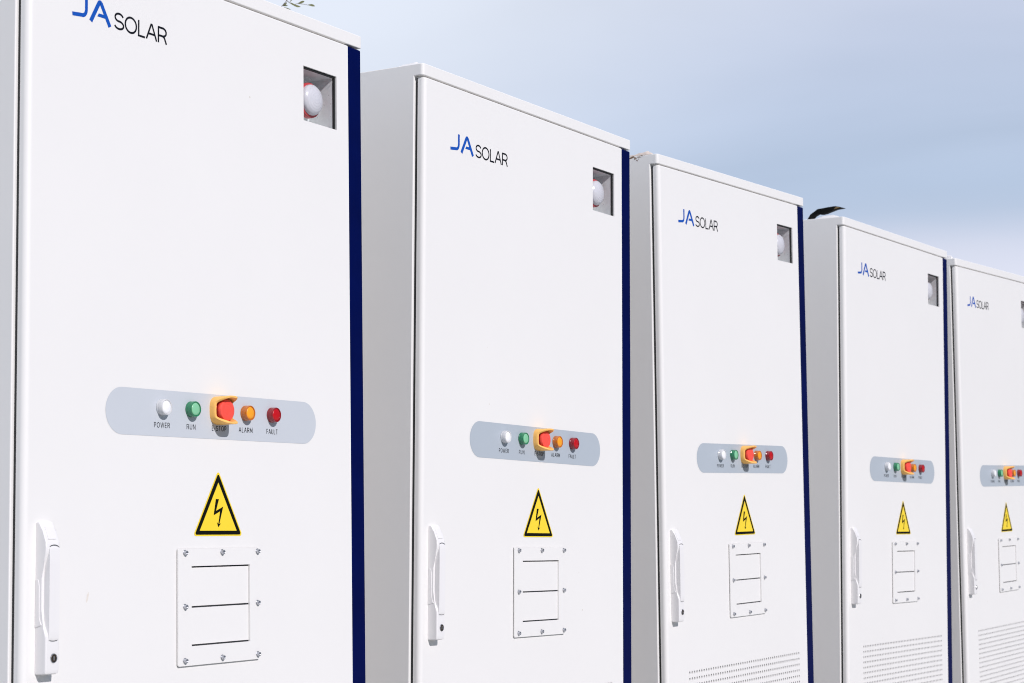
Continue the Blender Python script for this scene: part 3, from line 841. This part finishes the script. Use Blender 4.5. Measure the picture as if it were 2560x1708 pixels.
# coordinates in drawing units about the drawing origin
tree = tag(bpy.data.objects.new('olive_sapling', None), 'thin twig with narrow olive leaves showing above the roof of the nearest cabinet', 'tree')
C.objects.link(tree); tree.location = (1.95 * S, 1.75 * S, 0)
tb = bmesh.new()
tube(tb, [(1.95, 1.75, -1.10), (1.96, 1.74, -.2), (1.93, 1.73, .7), (1.98, 1.70, 1.45), (2.08, 1.66, 2.02), (2.16, 1.62, 2.42)], [.022, .019, .015, .010, .006, .003], 9)
def fin(b, name, mat, parent):
    for v in b.verts: v.co = Vector((v.co.x * S, v.co.y * S, v.co.z * S + GZ)) - Vector((1.95 * S, 1.75 * S, 0))
    bmesh.ops.recalc_face_normals(b, faces=b.faces[:]) if name == 'trunk' else None
    me = bpy.data.meshes.new(name); b.to_mesh(me); b.free(); me.materials.append(mat)
    o = bpy.data.objects.new(name, me); C.objects.link(o); o.parent = parent; return o
lb = bmesh.new()
Y = 1.6
def brt(pts, r0, r1): tube(tb, pts, [r0 + (r1 - r0) * k / (len(pts) - 1) for k in range(len(pts))], 6)
# the branch that shows: comes down from above the frame
brt([(2.16, 1.62, 2.42), (2.24, 1.61, 2.30), (2.31, 1.605, 2.16), (2.338, Y, 2.066), (2.334, Y, 2.052), (2.319, Y, 2.036), (2.297, Y, 2.016), (2.288, Y, 2.004)], .0035, .0012)
brt([(2.334, Y, 2.052), (2.352, Y, 2.047), (2.380, Y, 2.0475), (2.405, Y, 2.057), (2.440, Y, 2.063), (2.480, Y, 2.068)], .0014, .0007)
for a, c_, w_ in (((2.350, 2.047), (2.412, 2.0445), .0046), ((2.403, 2.057), (2.442, 2.075), .0042), ((2.466, 2.0665), (2.512, 2.0725), .0046), ((2.336, 2.045), (2.306, 2.026), .0030),
                  ((2.303, 2.024), (2.341, 2.034), .0030), ((2.310, 2.019), (2.357, 2.017), .0032), ((2.352, 2.050), (2.372, 2.078), .003), ((2.338, 2.064), (2.320, 2.095), .003)):
    if a == (2.350, 2.047):
        leaf(lb, (2.350, Y, 2.048), (2.385, Y - .005, 2.0425), w_, cup=-.1); leaf(lb, (2.372, Y, 2.0440), (2.414, Y - .006, 2.0455), w_, cup=-.2)
    else: leaf(lb, (a[0], Y, a[1]), (c_[0], Y - rnd.uniform(0, .01), c_[1]), w_)
# the rest of the crown, above and behind the frame
for k in range(26):
    t0 = rnd.uniform(.55, 1); base = Vector((1.93, 1.73, .9)).lerp(Vector((2.16, 1.62, 2.42)), t0)
    ang = rnd.uniform(0, 2 * math.pi)
    end = base + Vector((.34 * math.cos(ang), .34 * abs(math.sin(ang)), rnd.uniform(.15, .4)))
    # keep this growth off the strip of sky right of the twig
    if end.x > 2.16 and end.z < 2.35: end.x = 2.1 - rnd.uniform(0, .15)
    mid = (base + end) / 2 + Vector((0, 0, .04))
    brt([base, mid, end], .0028, .0010)
    for q in range(12):
        t = rnd.uniform(.2, 1); p = base.lerp(end, t) + Vector((0, 0, .03 * math.sin(math.pi * t)))
        d = Vector((rnd.uniform(-1, 1), rnd.uniform(-1, 1), rnd.uniform(-.2, .9))).normalized() * rnd.uniform(.04, .065)
        leaf(lb, p, p + d, .0046, nrm=(rnd.uniform(-1, 1), -1, rnd.uniform(-1, 1)))
M['panel_pale'] = material('pale_grey_film', (.55, .58, .62), rough=0.38, spec=0.45, var=0.02)
for ch in cabs[0].children:
    if ch.name.startswith('control_panel_label'):
        ch.data = ch.data.copy(); ch.data.materials[0] = M['panel_pale']; ch['label'] = 'paler grey control panel label'
fin(tb, 'trunk', M['bark'], tree); fin(lb, 'crown', M['leaf'], tree)

# ------------------------------------------------------------------ ground
def ground_material(name, c0, c1, scale, bump):
    m = bpy.data.materials.new(name); m.use_nodes = True; nt = m.node_tree; b = nt.nodes['Principled BSDF']; b.inputs['Roughness'].default_value = .9
    t = nt.nodes.new('ShaderNodeTexCoord'); n = nt.nodes.new('ShaderNodeTexNoise'); n.inputs['Scale'].default_value = scale; n.inputs['Detail'].default_value = 8
    v = nt.nodes.new('ShaderNodeTexVoronoi'); v.inputs['Scale'].default_value = scale * 12
    nt.links.new(t.outputs['Object'], n.inputs['Vector']); nt.links.new(t.outputs['Object'], v.inputs['Vector'])
    r = nt.nodes.new('ShaderNodeValToRGB'); r.color_ramp.elements[0].color = (*c0, 1); r.color_ramp.elements[1].color = (*c1, 1)
    r.color_ramp.elements[0].position = .3; r.color_ramp.elements[1].position = .7
    nt.links.new(n.outputs[0], r.inputs[0]); nt.links.new(r.outputs[0], b.inputs['Base Color'])
    bp = nt.nodes.new('ShaderNodeBump'); bp.inputs['Strength'].default_value = bump; bp.inputs['Distance'].default_value = .02
    nt.links.new(v.outputs['Distance'], bp.inputs['Height']); nt.links.new(bp.outputs[0], b.inputs['Normal'])
    return m
def plane(name, x0, x1, y0, y1, z, mat):
    me = bpy.data.meshes.new(name); me.from_pydata([(x0, y0, z), (x1, y0, z), (x1, y1, z), (x0, y1, z)], [], [(0, 1, 2, 3)]); me.materials.append(mat)
    o = bpy.data.objects.new(name, me); C.objects.link(o); o['kind'] = 'structure'; return o
plane('ground', -1200, 1200, -1200, 1200, 0, ground_material('gravel', (.315, .325, .31), (.45, .46, .445), 1.4, .6))
me = bpy.data.meshes.new('pad'); b = bmesh.new(); bmesh.ops.create_cube(b, size=1)
for v in b.verts: v.co = (2.6 * S + v.co.x * 8.4 * S, .45 * S + v.co.y * 1.7 * S, -.06 + v.co.z * .14)
bmesh.ops.bevel(b, geom=b.edges[:], offset=.008, segments=2, affect='EDGES')
b.to_mesh(me); b.free(); me.materials.append(ground_material('concrete', (.34, .33, .32), (.42, .41, .40), 3, .15))
pad = bpy.data.objects.new('concrete_pavement', me); C.objects.link(pad); pad['kind'] = 'structure'

# unseen wooded ridge behind the camera, added to darken reflections and ambient light
rb = bmesh.new(); r_ = random.Random(11); last = None; ph = [r_.uniform(0, 6.28) for _ in range(6)]
for k in range(121):
    a = math.radians(-205 + 215 * k / 120); h = 13 + 3.5 * math.sin(3 * a + ph[0]) + 2 * math.sin(7 * a + ph[1]) + 1.2 * math.sin(17 * a + ph[2]) + r_.uniform(-.6, .6)
    h *= min(1, k / 14, (120 - k) / 14)
    row = [rb.verts.new((d * math.cos(a), d * math.sin(a), hh)) for d, hh in ((118, -.3), (126, h * .72), (140, h), (190, h * .8), (230, -.3))]
    if last:
        for q in range(4): rb.faces.new((last[q], row[q], row[q + 1], last[q + 1]))
    last = row
me = bpy.data.meshes.new('added_hills'); rb.to_mesh(me); rb.free(); me.materials.append(ground_material('added_wooded_slope', (.020, .032, .014), (.05, .065, .03), .25, .8))
o = bpy.data.objects.new('added_hills', me); C.objects.link(o); o['kind'] = 'structure'

sc.cycles.use_denoising = True
sc.cycles.denoising_input_passes = 'RGB_ALBEDO_NORMAL'
sc.cycles.denoising_prefilter = 'NONE'
sc.cycles.max_bounces = 12
sc.cycles.caustics_reflective = False
sc.cycles.filter_width = 1.0
sc.cycles.transparent_max_bounces = 12
